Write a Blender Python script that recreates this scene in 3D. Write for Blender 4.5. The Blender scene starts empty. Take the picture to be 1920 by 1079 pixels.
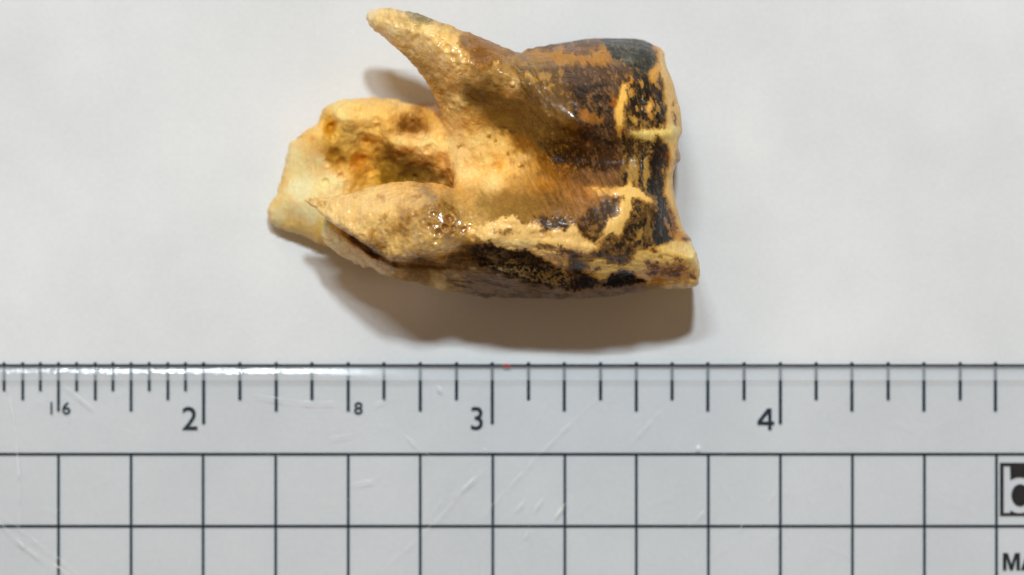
import bpy, math, random
import numpy as np

# ------------------------------------------------------------------ units
# authoring unit: 1/541 inch ("u"); x to the right, y towards the viewer, w = height over the paper
S = 0.0254 / 541.0
CAM_D = 0.35
DP = CAM_D / S
sc = bpy.context.scene
C = sc.collection

def wp(u, v, w=0.0):
    return ((u - 960.0) * S, (539.5 - v) * S, w * S)

# ------------------------------------------------------------------ camera, world, lamps, exposure
cam_d = bpy.data.cameras.new('camera')
cam = bpy.data.objects.new('camera', cam_d); C.objects.link(cam)
cam.location = (0, 0, CAM_D)
cam_d.sensor_width = 36.0
cam_d.lens = 36.0 * CAM_D / (1920 * S)
cam_d.clip_start = 0.01; cam_d.clip_end = 20
cam_d.dof.use_dof = True
cam_d.dof.focus_distance = CAM_D - 330 * S
cam_d.dof.aperture_fstop = 22.0
sc.camera = cam

world = bpy.data.worlds.new("World"); sc.world = world; world.use_nodes = True
bg = world.node_tree.nodes['Background']
bg.inputs[0].default_value = (1.0, 0.68, 0.43, 1)
bg.inputs[1].default_value = 0.232

def area_lamp(name, loc, target, size, power, col):
    l = bpy.data.lights.new(name, 'AREA'); l.shape = 'DISK'; l.size = size; l.energy = power; l.color = col
    o = bpy.data.objects.new(name, l); C.objects.link(o); o.location = loc
    d = np.array(target, float) - np.array(loc, float)
    from mathutils import Vector
    o.rotation_euler = Vector(d).to_track_quat('-Z', 'Y').to_euler()
    return o
KEL = math.radians(66)
area_lamp('key_lamp', (0.022, 0.62 * math.cos(KEL), 0.62 * math.sin(KEL)), (0, 0.003, 0.005), 0.036, 2.38, (0.80, 0.93, 1.0))
sl = area_lamp('edge_glint_lamp', (-0.062, 0.235, 0.52), (0, 0, 0), 0.08, 0.95, (0.82, 0.93, 1.0)); sl.data.shape = 'RECTANGLE'; sl.data.size_y = 0.007  # unseen strip lamp, added and shaped to draw the glint along the ruler edge
sl.rotation_euler = (math.radians(-24), 0, 0)
area_lamp('warm_side_lamp', (-0.16, 0.37, 0.33), (0, 0, 0), 0.26, 0.43, (1.0, 0.76, 0.54))

sc.view_settings.view_transform = 'Standard'
sc.view_settings.look = 'None'
sc.view_settings.exposure = 0.0
sc.view_settings.gamma = 1.0
sc.cycles.max_bounces = 12
sc.cycles.transparent_max_bounces = 16
sc.cycles.caustics_reflective = False
sc.cycles.caustics_refractive = False

# ------------------------------------------------------------------ helpers
def link(o, parent=None):
    C.objects.link(o)
    if parent is not None: o.parent = parent
    return o

def empty(name, loc=(0, 0, 0)):
    o = bpy.data.objects.new(name, None); o.location = loc; o.empty_display_size = 0.005
    C.objects.link(o); return o

def mesh_obj(name, verts, faces, mat, parent=None, smooth=False):
    me = bpy.data.meshes.new(name); me.from_pydata([tuple(v) for v in verts], [], faces); me.materials.append(mat)
    if smooth: me.polygons.foreach_set('use_smooth', [True] * len(me.polygons))
    me.update()
    return link(bpy.data.objects.new(name, me), parent)

def node_mat(name):
    m = bpy.data.materials.new(name); m.use_nodes = True
    nt = m.node_tree; nt.nodes.clear()
    out = nt.nodes.new('ShaderNodeOutputMaterial')
    return m, nt, out

# ------------------------------------------------------------------ numpy noise
_rng = np.random.RandomState(7)
_T = _rng.rand(64, 64, 64).astype(np.float32) * 2 - 1
_ROT = [np.linalg.qr(_rng.randn(3, 3))[0].astype(np.float32) for _ in range(8)]
def vnoise3(x, y, z):
    xi = np.floor(x).astype(np.int32); yi = np.floor(y).astype(np.int32); zi = np.floor(z).astype(np.int32)
    fx = (x - xi).astype(np.float32); fy = (y - yi).astype(np.float32); fz = (z - zi).astype(np.float32)
    fx = fx*fx*fx*(fx*(fx*6-15)+10); fy = fy*fy*fy*(fy*(fy*6-15)+10); fz = fz*fz*fz*(fz*(fz*6-15)+10)
    def g(a, b, c): return _T[(xi+a) & 63, (yi+b) & 63, (zi+c) & 63]
    c00 = g(0,0,0)*(1-fx)+g(1,0,0)*fx; c10 = g(0,1,0)*(1-fx)+g(1,1,0)*fx
    c01 = g(0,0,1)*(1-fx)+g(1,0,1)*fx; c11 = g(0,1,1)*(1-fx)+g(1,1,1)*fx
    return (c00*(1-fy)+c10*fy)*(1-fz)+(c01*(1-fy)+c11*fy)*fz
def fbm3(x, y, z, s, octv=4, gain=0.5):
    a = 1.0; t = 0; n = 0
    for o in range(octv):
        f = (1.97 ** o) / s
        R = _ROT[o]
        X_ = (R[0,0]*x + R[0,1]*y + R[0,2]*z)*f + 13.1*o; Y_ = (R[1,0]*x + R[1,1]*y + R[1,2]*z)*f + 5.7*o; Z_ = (R[2,0]*x + R[2,1]*y + R[2,2]*z)*f + 9.3*o
        t = t + a * vnoise3(X_, Y_, Z_); n += a; a *= gain
    return t / n
def fbm2(x, y, s, octv=4, gain=0.5, seed=0, ang=0.0, ratio=1.0):
    """ang: direction (deg) in which the grain is stretched by ratio"""
    if ang or ratio != 1.0:
        a = math.radians(ang); xx = (x*math.cos(a) + y*math.sin(a)) / ratio; yy = -x*math.sin(a) + y*math.cos(a)
    else: xx, yy = x, y
    return fbm3(xx, yy, np.zeros_like(xx) + seed * 7.77 * s, s, octv, gain)
def sstep(a, b, x):
    t = np.clip((x - a) / (b - a), 0, 1); return t*t*(3-2*t)

# ------------------------------------------------------------------ 2D polygon distance, thin-plate fit
def poly_sdf(P, x, y):
    P = np.asarray(P, np.float32); d2 = np.full(x.shape, 1e12, np.float32); ins = np.zeros(x.shape, bool)
    n = len(P)
    for i in range(n):
        a = P[i]; b = P[(i+1) % n]; ex, ey = b[0]-a[0], b[1]-a[1]
        wx = x - a[0]; wy = y - a[1]
        t = np.clip((wx*ex + wy*ey) / max(ex*ex + ey*ey, 1e-6), 0, 1)
        dx = wx - ex*t; dy = wy - ey*t
        d2 = np.minimum(d2, dx*dx + dy*dy)
        if ey != 0:
            c = ((a[1] > y) != (b[1] > y)) & (x < ex * (y - a[1]) / ey + a[0])
            ins ^= c
    d = np.sqrt(d2); return np.where(ins, -d, d).astype(np.float32)

def tps(pts, x, y, lam=4.0):
    P = np.array(pts, float); sc_ = 100.0
    X = P[:, :2] / sc_; z = P[:, 2:]; n = len(P)
    def phi(r2): return 0.5 * r2 * np.log(r2 + 1e-9)
    d2 = ((X[:, None] - X[None]) ** 2).sum(-1)
    A = np.zeros((n+3, n+3)); A[:n, :n] = phi(d2) + np.eye(n) * lam * 1e-3
    A[:n, n] = 1; A[:n, n+1:] = X; A[n, :n] = 1; A[n+1:, :n] = X.T
    wts = np.linalg.solve(A, np.vstack([z, np.zeros((3, z.shape[1]))]))
    xs = x.ravel() / sc_; ys = y.ravel() / sc_
    out = wts[n][None] + xs[:, None]*wts[n+1][None] + ys[:, None]*wts[n+2][None]
    for i in range(n):
        out = out + phi((xs - X[i,0])**2 + (ys - X[i,1])**2)[:, None] * wts[i][None]
    return out.reshape(x.shape + (z.shape[1],)).astype(np.float32)

def at_h(pts, w):
    """outline points seen from straight above, brought to the height w at which that outline runs"""
    k = 1 - w / DP
    return [(960 + (p[0]-960)*k, 539.5 + (p[1]-539.5)*k) for p in pts]
def at_hz(pts):
    return [(960 + (p[0]-960)*(1-p[2]/DP), 539.5 + (p[1]-539.5)*(1-p[2]/DP), p[2]) for p in pts]

# ================================================================== THE TOOTH : form
UPPER = [(678,34),(681,20),(690,12),(706,9),(735,10),(770,15),(800,25),(822,36),(845,45),(866,57),(890,66),(920,78),(945,90),(962,96),(978,97),
         (990,88),(1004,84),(1022,80),(1042,74),(1080,67),(1130,63),(1190,63),(1212,67),(1228,76),(1243,84),(1250,96),(1251,118),(1258,140),(1264,158),
         (1268,178),(1275,200),(1277,222),(1280,243),(1277,255),(1270,264),(1271,276),(1276,292),(1275,303),(1269,307),(1264,312),(1260,330),(1261,355),
         (1266,382),(1276,415),(1285,436),(1296,445),(1300,468),(1304,500),(1305,515),(1302,527),(1290,531)]
CREST = [(1240,532),(1180,536),(1130,541),(1050,541),(1000,534),(950,521),(900,506),(870,494),(830,486),(790,482),(768,480),(758,484),(748,479),
         (737,489),(722,480),(700,466),(680,453),(640,428),(605,405),(585,390),(570,383),(558,379)]
NOTCH = [(553,375),(560,369),(575,366),(592,366),(615,368),(640,366),(665,360),(700,350),(730,344),(765,341),(800,343),(830,347),(850,354),
         (851,334),(845,310),(838,288),(834,262),(833,235),(827,212),(816,190),(803,166),(790,148),(770,126),(750,106),(735,93),(715,74),(697,56)]
A_POLY = at_h(UPPER + CREST + NOTCH, 240)
B_POLY = at_h([(593,440),(604,431),(606,415),(612,409),(650,420),(700,440),(800,455),(1000,470),(1250,480),(1296,480),(1305,510),(1302,528),(1285,532),(1240,536),
          (1200,544),(1160,551),(1130,556),(1060,557),(1000,559),(950,559),(905,557),(880,553),(850,547),(820,540),(790,532),(760,525),(737,522),(720,519),
          (700,505),(690,499),(680,500),(672,497),(650,485),(622,473),(603,458)], 190)
C_POLY = at_h([(497,398),(502,380),(515,362),(524,335),(530,312),(535,285),(542,266),(556,255),(575,243),(590,234),(599,222),(603,204),(612,196),(628,190),(645,183),
          (670,184),(700,182),(728,185),(745,185),(757,193),(775,195),(800,191),(815,194),(840,215),(900,260),(930,330),(900,420),(820,480),(700,480),
          (640,470),(610,462),(585,452),(562,442),(540,434),(518,427),(503,417)], 110)

A_TOP = at_hz([ # x, y (seen), height
 (682,22,232),(705,30,262),(700,15,240),(740,45,292),(760,18,255),(720,70,250),(800,60,322),(820,38,280),(760,100,255),(850,90,345),(870,62,290),
 (800,130,262),(830,180,238),(850,130,325),(900,110,352),(905,78,300),(880,170,300),(865,200,262),(940,140,362),(950,100,310),(985,105,270),
 (1000,140,352),(990,190,352),(1030,175,378),(1000,90,205),(1050,200,392),(1085,225,392),(1060,150,352),(1060,110,275),(1060,78,190),(1120,120,292),
 (1120,160,345),(1130,200,372),(1120,80,215),(1190,80,205),(1190,120,275),(1220,95,222),(1225,150,305),(1250,120,240),(1180,180,345),(1240,200,318),(1265,180,255),
 (1150,240,368),(1220,245,335),(1262,245,300),(1275,240,262),(1110,265,352),(1060,275,315),(1020,240,332),(970,215,298),(930,220,262),(900,240,238),(930,255,234),(980,262,258),
 (870,240,228),(842,230,212),(845,290,190),(870,300,208),(900,285,226),(940,290,232),(930,318,220),(900,330,222),(975,300,246),(985,330,262),(950,350,262),
 (1015,300,290),(1010,275,292),(1050,305,300),(1100,305,318),(1160,300,330),(1220,305,328),(1262,300,285),(1020,350,335),(1080,345,362),(1150,345,362),(1210,360,350),(1255,350,285),
 (860,348,232),(890,362,300),(920,375,345),(830,352,300),(765,347,285),(700,360,278),(640,372,262),(575,376,236),(562,375,228),(605,388,248),(650,400,296),(700,400,330),(690,430,325),
 (760,380,352),(760,430,366),(740,470,340),(830,375,372),(840,420,392),(820,465,382),(900,410,392),(900,460,392),(880,488,312),(960,400,392),(980,450,400),(950,500,322),
 (1050,400,396),(1060,460,396),(1040,515,296),(1040,536,248),(1120,400,388),(1130,460,378),(1130,510,300),(1130,538,242),(1190,400,372),(1200,460,352),(1200,505,318),(1210,530,238),
 (1235,400,345),(1240,450,322),(1262,420,285),(1275,440,262),(1260,490,290),(1295,460,225),(1300,510,210),(1270,525,245)])
A_BOT = at_hz([(690,30,200),(720,30,205),(760,70,215),(820,60,225),(820,140,180),(850,110,190),(900,90,180),(950,120,120),(880,220,115),(850,250,110),(850,310,100),(900,330,40),(950,180,60),
 (575,378,205),(620,385,205),(680,400,180),(750,360,165),(760,430,150),(850,430,90),(860,355,110),(900,400,50),(1000,100,110),(1060,85,80),(1150,75,60),(1240,90,60),(1260,200,50),(1270,300,60),(1260,400,40),
 (1295,500,70),(1200,520,80),(1100,530,90),(1000,520,90),(900,490,100),(1150,350,0),(1100,200,0),(1000,300,10),(1150,250,0),(1000,420,30),(1150,450,10)])
B_TOP = at_hz([(595,440,175),(612,412,215),(640,440,225),(625,465,180),(680,460,250),(680,495,180),(720,485,245),(730,515,180),(780,480,290),(800,510,228),(800,530,175),(870,500,290),(870,530,225),
 (870,549,170),(950,520,270),(950,540,235),(950,556,165),(1050,538,235),(1050,555,165),(1130,540,232),(1130,555,170),(1200,535,215),(1200,543,190),(1290,530,200),(700,420,250),(850,460,300),(1000,480,330),(1200,500,270)])
B_BOT = at_hz([(600,440,150),(680,480,120),(800,500,80),(900,530,70),(1000,540,70),(1150,545,80),(1290,520,70),(1290,480,70),(800,440,80),(1000,460,40)])
C_TOP = at_hz([(500,400,55),(520,350,70),(535,290,80),(548,262,85),(600,235,110),(605,205,105),(650,188,110),(700,186,112),(750,190,112),(815,196,110),(560,330,92),(560,380,98),(540,415,62),(600,340,110),
 (600,400,100),(600,270,140),(618,240,118),(610,255,150),(640,215,158),(690,205,160),(730,215,168),(762,238,130),(785,240,128),(755,270,172),(800,262,178),(830,270,178),(800,210,140),(640,300,120),(655,260,140),(690,260,132),
 (670,320,108),(720,300,118),(740,340,112),(780,320,120),(820,320,148),(850,320,170),(870,260,190),(700,350,90),(640,360,112),(650,420,95),(700,400,80),(580,440,60),(620,455,60),(860,400,90)])

H = 1.55
gu = np.arange(486, 1318, H, dtype=np.float32); gv = np.arange(2, 572, H, dtype=np.float32); gw = np.arange(-6, 446, H, dtype=np.float32)
U2, V2 = np.meshgrid(gu, gv, indexing='ij')

def hfield(cp, extra=None, lam=4.0):
    z = tps(cp, U2, V2, lam)[..., 0]
    if extra is not None: z = z + extra
    return z.astype(np.float32)

# pits, pores and swellings of the spongy bone (each: x, y, radius, depth) on the front root, bone-like
rp = random.Random(3)
pore = np.zeros_like(U2); 
def crater(field, x, y, r, depth, rim=0.45):
    d = np.sqrt((U2-x)**2 + (V2-y)**2) / r
    m = d < 2.6
    field[m] += (-depth * np.exp(-(d[m]**2)*1.1) + rim*depth*np.exp(-((d[m]-1.25)**2)/0.10))
def kx(x, w=380): return 960 + (x-960)*(1-w/DP)
def ky(y, w=380): return 539.5 + (y-539.5)*(1-w/DP)
for (x, y, r, d) in [(843,411,8,8),(835,428,6.5,7),(850,428,4.5,6),(823,437,7,7),(848,438,5,5),(812,402,6,5),(806,424,5,5),(862,404,6,5),(796,415,4.5,4),(870,432,6,5),(815,452,5,4),
                     (888,446,5,5),(780,408,5,4),(765,424,5,4),(790,448,6,4),(1016,437,5,6),(890,432,4,4)]:
    crater(pore, kx(x), ky(y), r, d)
for i in range(90):
    x = rp.uniform(600, 900); y = rp.uniform(362, 492)
    crater(pore, kx(x), ky(y), rp.uniform(2.6, 6.5), rp.uniform(0.8, 3.2), 0.3)
for i in range(90):                                   # upper root
    t = rp.random(); x = 690 + t*280; y = 25 + t*100 + rp.uniform(-25, 60)
    crater(pore, kx(x), ky(y), rp.uniform(3.5, 9), rp.uniform(0.8, 3.4), 0.3)
for (x, y, r, d) in [(838,88,7,7),(852,106,6,5),(870,110,6,5),(862,132,4,4),(866,138,3,3),(900,105,16,5),(930,118,9,5),(961,158,5,-5),(800,62,9,-3),(735,58,8,-3)]:
    crater(pore, kx(x), ky(y), r, d)
big = fbm2(U2, V2, 46, 4, 0.5, 1) * 9 + fbm2(U2, V2, 17, 3, 0.5, 2) * 4
# calmer relief on the polished crown
calm = sstep(1000, 1130, U2)
zA = hfield(A_TOP, pore + big * (1 - 0.7*calm))
# the ridge that catches the lamp, the notch of the crown between its two lobes, rims
def bump_line(field, pts, width, height):
    d = np.full(U2.shape, 1e9, np.float32)
    for (a, b) in zip(pts[:-1], pts[1:]):
        ax, ay = kx(a[0]), ky(a[1]); bx, by = kx(b[0]), ky(b[1]); ex, ey = bx-ax, by-ay
        t = np.clip(((U2-ax)*ex + (V2-ay)*ey)/(ex*ex+ey*ey), 0, 1)
        d = np.minimum(d, np.hypot(U2-ax-ex*t, V2-ay-ey*t))
    field += height * np.exp(-(d/width)**2)
bump_line(zA, [(1005,178),(1030,204),(1060,220),(1082,232),(1100,236)], 13, 11)
bump_line(zA, [(885,190),(930,204),(985,216),(1030,240),(1070,252)], 9, -5)
bump_line(zA, [(1186,250),(1240,252),(1262,250)], 8, 6)
bump_line(zA, [(1155,360),(1180,352),(1215,372)], 7, 2.5)
bump_line(zA, [(1170,380),(1165,410),(1140,432)], 9, 2.5)
bump_line(zA, [(905,448),(960,458),(1010,462),(1070,462)], 14, 6)
bump_line(zA, [(930,412),(972,410)], 9, 4)
bump_line(zA, [(820,130),(850,170),(900,185)], 8, -6)
bump_line(zA, [(1205,140),(1202,200),(1207,240)], 6, -2.5)
bump_line(zA, [(1203,270),(1202,345)], 4, -3.5)
bump_line(zA, [(1168,250),(1170,290),(1172,330)], 4, -3)
zA0 = hfield(A_BOT, lam=8)
zB = hfield(B_TOP, fbm2(U2, V2, 60, 3, 0.5, 4)*6 + fbm2(U2, V2, 9, 4, 0.55, 5, 8, 5.0)*5)
zB0 = hfield(B_BOT, lam=8)
bigC = fbm2(U2, V2, 40, 4, 0.55, 6)*10 * sstep(600, 660, U2) + fbm2(U2, V2, 60, 2, 0.5, 8)*3
poreC = np.zeros_like(U2)
for i in range(60):
    crater(poreC, rp.uniform(610, 850), rp.uniform(190, 350), rp.uniform(5, 13), rp.uniform(2, 8), 0.3)
for (x, y, r, d) in [(620,240,9,16),(764,238,13,10),(785,242,9,8),(738,300,18,7),(672,300,12,14),(628,288,10,8),(800,320,12,7),(760,320,16,6),(700,255,12,-7),(655,235,14,-6),(765,272,16,-6)]:
    crater(poreC, 960+(x-960)*(1-140/DP), 539.5+(y-539.5)*(1-140/DP), r, d, 0.2)
zC = hfield(C_TOP, bigC + poreC)
zC0 = 4 + 30*sstep(620, 900, U2) + 10*fbm2(U2, V2, 70, 2, 0.5, 9) ** 2
zC0 = zC0.astype(np.float32)

def slope_div(z):
    a, b = np.gradient(z, H); return (1.0 / np.sqrt(1 + np.minimum(a*a + b*b, 6.0))).astype(np.float32)
def smax(a, b, k):
    h = np.maximum(k - np.abs(a-b), 0) / k; return np.maximum(a, b) + h*h*k*0.25
def smin(a, b, k):
    h = np.maximum(k - np.abs(a-b), 0) / k; return np.minimum(a, b) - h*h*k*0.25
edge_n = fbm2(U2, V2, 26, 4, 0.55, 11) * 2.4
def prism2(poly, top, bot, en):
    return (poly_sdf(poly, U2, V2) + edge_n*en, top.astype(np.float32), bot.astype(np.float32), slope_div(top), slope_div(bot))
def prism(pr, sl, k, kb):
    d, top, bot, st, sb = [a[sl][..., None] for a in pr]
    W = gw[None, None, :]
    f = smax(d, (W - top) * st, k)
    return smax(f, (bot - W) * sb, kb)
kA = (26 + 22*sstep(1000, 1100, U2)*sstep(200, 110, V2) - 12*sstep(440, 480, V2) - 12*sstep(860, 760, U2)*sstep(330, 350, V2) - 8*sstep(1220, 1260, U2))[..., None].astype(np.float32)
kj = (5 + 26*sstep(780, 900, U2))[..., None].astype(np.float32)
prA = prism2(A_POLY, zA, zA0, 1.0)
bump_line(zB, [(613,416),(645,440),(690,472),(738,494)], 5, -12); bump_line(zB, [(640,434),(668,455),(700,478)], 5, -14); bump_line(zB, [(735,493),(790,497),(840,500)], 4, -10)
edge_n = edge_n + fbm2(U2, V2, 9, 3, .6, 12)*2.6*sstep(800, 720, U2)
prB = prism2(B_POLY, zB, zB0, 1.2)
prC = prism2(C_POLY, zC, zC0, 1.2)
F = np.empty(U2.shape + (len(gw),), np.float32); isC = np.empty(F.shape, bool)
for i0 in range(0, U2.shape[0], 24):
    sl = slice(i0, min(i0+24, U2.shape[0]))
    f = smin(prism(prA, sl, kA[sl], 40.0), prism(prB, sl, 12.0, 30.0), kj[sl])
    fc_ = prism(prC, sl, 22.0, 26.0)
    isC[sl] = fc_ < f
    F[sl] = smin(f, fc_, 14.0)

def surface_nets(F):
    nx, ny, nz = F.shape
    ins = F < 0
    c = ins[:-1,:-1,:-1].astype(np.uint8)
    cnt = c.copy()
    for dx in (0,1):
        for dy in (0,1):
            for dz in (0,1):
                if dx+dy+dz: cnt += ins[dx:nx-1+dx, dy:ny-1+dy, dz:nz-1+dz]
    act = (cnt > 0) & (cnt < 8)
    I = np.argwhere(act); idx = np.full(act.shape, -1, np.int32); idx[act] = np.arange(len(I), dtype=np.int32)
    acc = np.zeros((len(I), 3), np.float32); n = np.zeros(len(I), np.float32)
    corners = [(0,0,0),(1,0,0),(0,1,0),(1,1,0),(0,0,1),(1,0,1),(0,1,1),(1,1,1)]
    val = [F[I[:,0]+a, I[:,1]+b, I[:,2]+d] for a, b, d in corners]
    for i in range(8):
        for ax, st in ((0,1),(1,2),(2,4)):
            if not i & st:
                j = i | st; va, vb = val[i], val[j]; m = (va < 0) != (vb < 0)
                t = np.where(m, va / np.where(m, va - vb, 1), 0)
                p = np.array(corners[i], np.float32)[None] + np.zeros((len(I), 1), np.float32)
                p[:, ax] += t
                acc += p * m[:, None]; n += m
    V = I + acc / np.maximum(n, 1)[:, None]
    quads = []
    for ax in range(3):
        sl0 = [slice(1, -1)]*3; sl1 = [slice(1, -1)]*3
        sl0[ax] = slice(0, -1); sl1[ax] = slice(1, None)
        a = ins[tuple(sl0)]; b = ins[tuple(sl1)]
        ch = np.argwhere(a != b); s = a[tuple(ch.T)]
        base = ch + 1; base[:, ax] = ch[:, ax]
        o1, o2 = [(1, 2), (2, 0), (0, 1)][ax]
        def cell(d1, d2):
            q = base.copy(); q[:, o1] -= d1; q[:, o2] -= d2
            return idx[q[:,0], q[:,1], q[:,2]]
        Q = np.stack([cell(1,1), cell(0,1), cell(0,0), cell(1,0)], 1)
        Q[~s] = Q[~s][:, ::-1]
        quads.append(Q)
    return V, np.concatenate(quads)
V, Q = surface_nets(F)
ci = np.clip(np.round(V).astype(int), 0, np.array(F.shape)-1)
isback = isC[ci[:,0], ci[:,1], ci[:,2]]
del F, isC
P = np.stack([gu[0] + V[:,0]*H, gv[0] + V[:,1]*H, gw[0] + V[:,2]*H], 1).astype(np.float64)

def vnormals(P, Q):
    d1 = P[Q[:,2]] - P[Q[:,0]]; d2 = P[Q[:,3]] - P[Q[:,1]]
    fn = np.cross(d1, d2); N = np.zeros_like(P)
    for k in range(4):
        for a in range(3): N[:, a] += np.bincount(Q[:, k], fn[:, a], len(P))
    return N / np.maximum(np.linalg.norm(N, axis=1), 1e-9)[:, None]
def relax(P, Q, it, lam):
    n = len(P); deg = np.zeros(n)
    for k in range(4): deg += np.bincount(Q[:, k], minlength=n) * 2
    for _ in range(it):
        M = np.zeros_like(P)
        for k in range(4):
            for q in (1, 3):
                for a in range(3): M[:, a] += np.bincount(Q[:, k], P[Q[:, (k+q) % 4], a], n)
        P = P + lam * (M / deg[:, None] - P)
    return P
P = relax(P, Q, 5, 0.5)
N = vnormals(P, Q)
# authoring frame is mirrored in y, so the outward normal there needs its sign from the quad order
x, y, z = P[:,0], P[:,1], P[:,2]
rough_area = (1 - 0.75*sstep(1000, 1140, x) * (1 - isback)) * (1 - .8*isback*sstep(650, 610, x))
dsp = rough_area * (2.6*fbm3(x, y, z, 17, 4, .55) + 0.55*fbm3(x, y, z, 5.5, 2)) + 0.35*fbm3(x, y, z, 7, 2)
side = sstep(0.75, 0.3, np.abs(N[:,2])) * sstep(440, 480, y)          # laminated lower flank: lengthwise layers
def near_seg(a, b, rad):
    ax, ay, bx, by = kx(a[0]), ky(a[1]), kx(b[0]), ky(b[1]); t = np.clip(((x-ax)*(bx-ax)+(y-ay)*(by-ay))/((bx-ax)**2+(by-ay)**2), 0, 1)
    return np.exp(-(((x-ax-(bx-ax)*t)**2 + (y-ay-(by-ay)*t)**2) / rad**2))
dsp *= 1 - .85*near_seg((1018,196), (1088,234), 19)*(1-isback)
dsp += side * 1.5 * fbm3(x*0.12, y*1.0, z*1.0, 7, 3)
cen = P.mean(0)
sgn = np.sign(((P - cen) * N).sum(1).mean())
N *= sgn
P = P + N * dsp[:, None]
P[:, 2] -= P[:, 2].min() + 0.0

# ================================================================== THE TOOTH : stains
X0, Y0, WW, HH = 470, 0, 860, 600
px, py = np.meshgrid(np.arange(X0, X0+WW, dtype=np.float32), np.arange(Y0, Y0+HH, dtype=np.float32), indexing='ij')
w1 = fbm2(px, py, 22, 4, 0.6, 21); w2 = fbm2(px, py, 22, 4, 0.6, 22)
wx = px + 4.5*w1 + 2.5*fbm2(px, py, 6, 2, 0.6, 23); wy = py + 4.5*w2 + 2.5*fbm2(px, py, 6, 2, 0.6, 24)
n_f = fbm2(px, py, 5, 3, 0.7, 25)                 # fine
n_m = fbm2(px, py, 14, 4, 0.6, 26)                # medium
n_v = fbm2(px, py, 7, 4, 0.65, 27, 82, 3.2)       # upright grain (crown band)
n_d = fbm2(px, py, 4.5, 4, 0.65, 28, 58, 4.5)     # slanting fur-like streaks
n_h = fbm2(px, py, 6, 4, 0.65, 29, 10, 5.0)       # lengthwise
n_sp = fbm2(px, py, 3.4, 2, 0.8, 30)

def base_map(samples, power=3.0, jitter=9):
    A = np.zeros(px.shape + (3,), np.float32); Wt = np.zeros(px.shape, np.float32)
    ux = px + jitter*w1*1.4; uy = py + jitter*w2*1.4
    for (sx, sy, c) in samples:
        w_ = 1.0 / (((ux-sx)**2 + (uy-sy)**2 + 60.0) ** (power/2)); A += w_[..., None]*np.array(c, np.float32); Wt += w_
    return A / Wt[..., None]
def paint(img, poly, col, alpha=1.0, soft=3.0, rough=4.0, noise=None, warp=True, thresh=None, tsoft=0.12, halo=True):
    P_ = np.array(poly, float); x0, y0 = P_.min(0) - 16; x1, y1 = P_.max(0) + 16
    sl = (slice(max(int(x0-X0), 0), int(min(x1-X0, WW))), slice(max(int(y0-Y0), 0), int(min(y1-Y0, HH))))
    X_, Y_ = (wx[sl], wy[sl]) if warp else (px[sl], py[sl])
    if len(col) == 3 and sum(col) < 300 and thresh is None and soft < 5 and halo and min(p[0] for p in poly) > 960:       # amber margin round a dark stain
        paint(img, poly, (150, 94, 36), .6*alpha, soft + 4, rough + 3, noise if noise is not None else n_f, warp, None, halo=False)
    d = poly_sdf(poly, X_, Y_)
    if noise is not None: d = d + noise[sl] * rough * 2
    else: d = d + n_f[sl]*rough*0.6
    if soft < 5 and rough > 1 and img.shape[2] == 3: d = d + n_sp[sl]*2.2
    a = alpha * sstep(soft, -soft, d)
    if thresh is not None: a = a * sstep(thresh[1]-tsoft, thresh[1]+tsoft, thresh[0][sl])
    img[sl] = img[sl]*(1-a[..., None]) + a[..., None]*np.array(col, np.float32)
def ell(cx, cy, rx, ry=None, ang=0, n=14):
    ry = ry or rx; a = math.radians(ang)
    return [(cx + rx*math.cos(t)*math.cos(a) - ry*math.sin(t)*math.sin(a), cy + rx*math.cos(t)*math.sin(a) + ry*math.sin(t)*math.cos(a)) for t in [2*math.pi*i/n for i in range(n)]]

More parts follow.
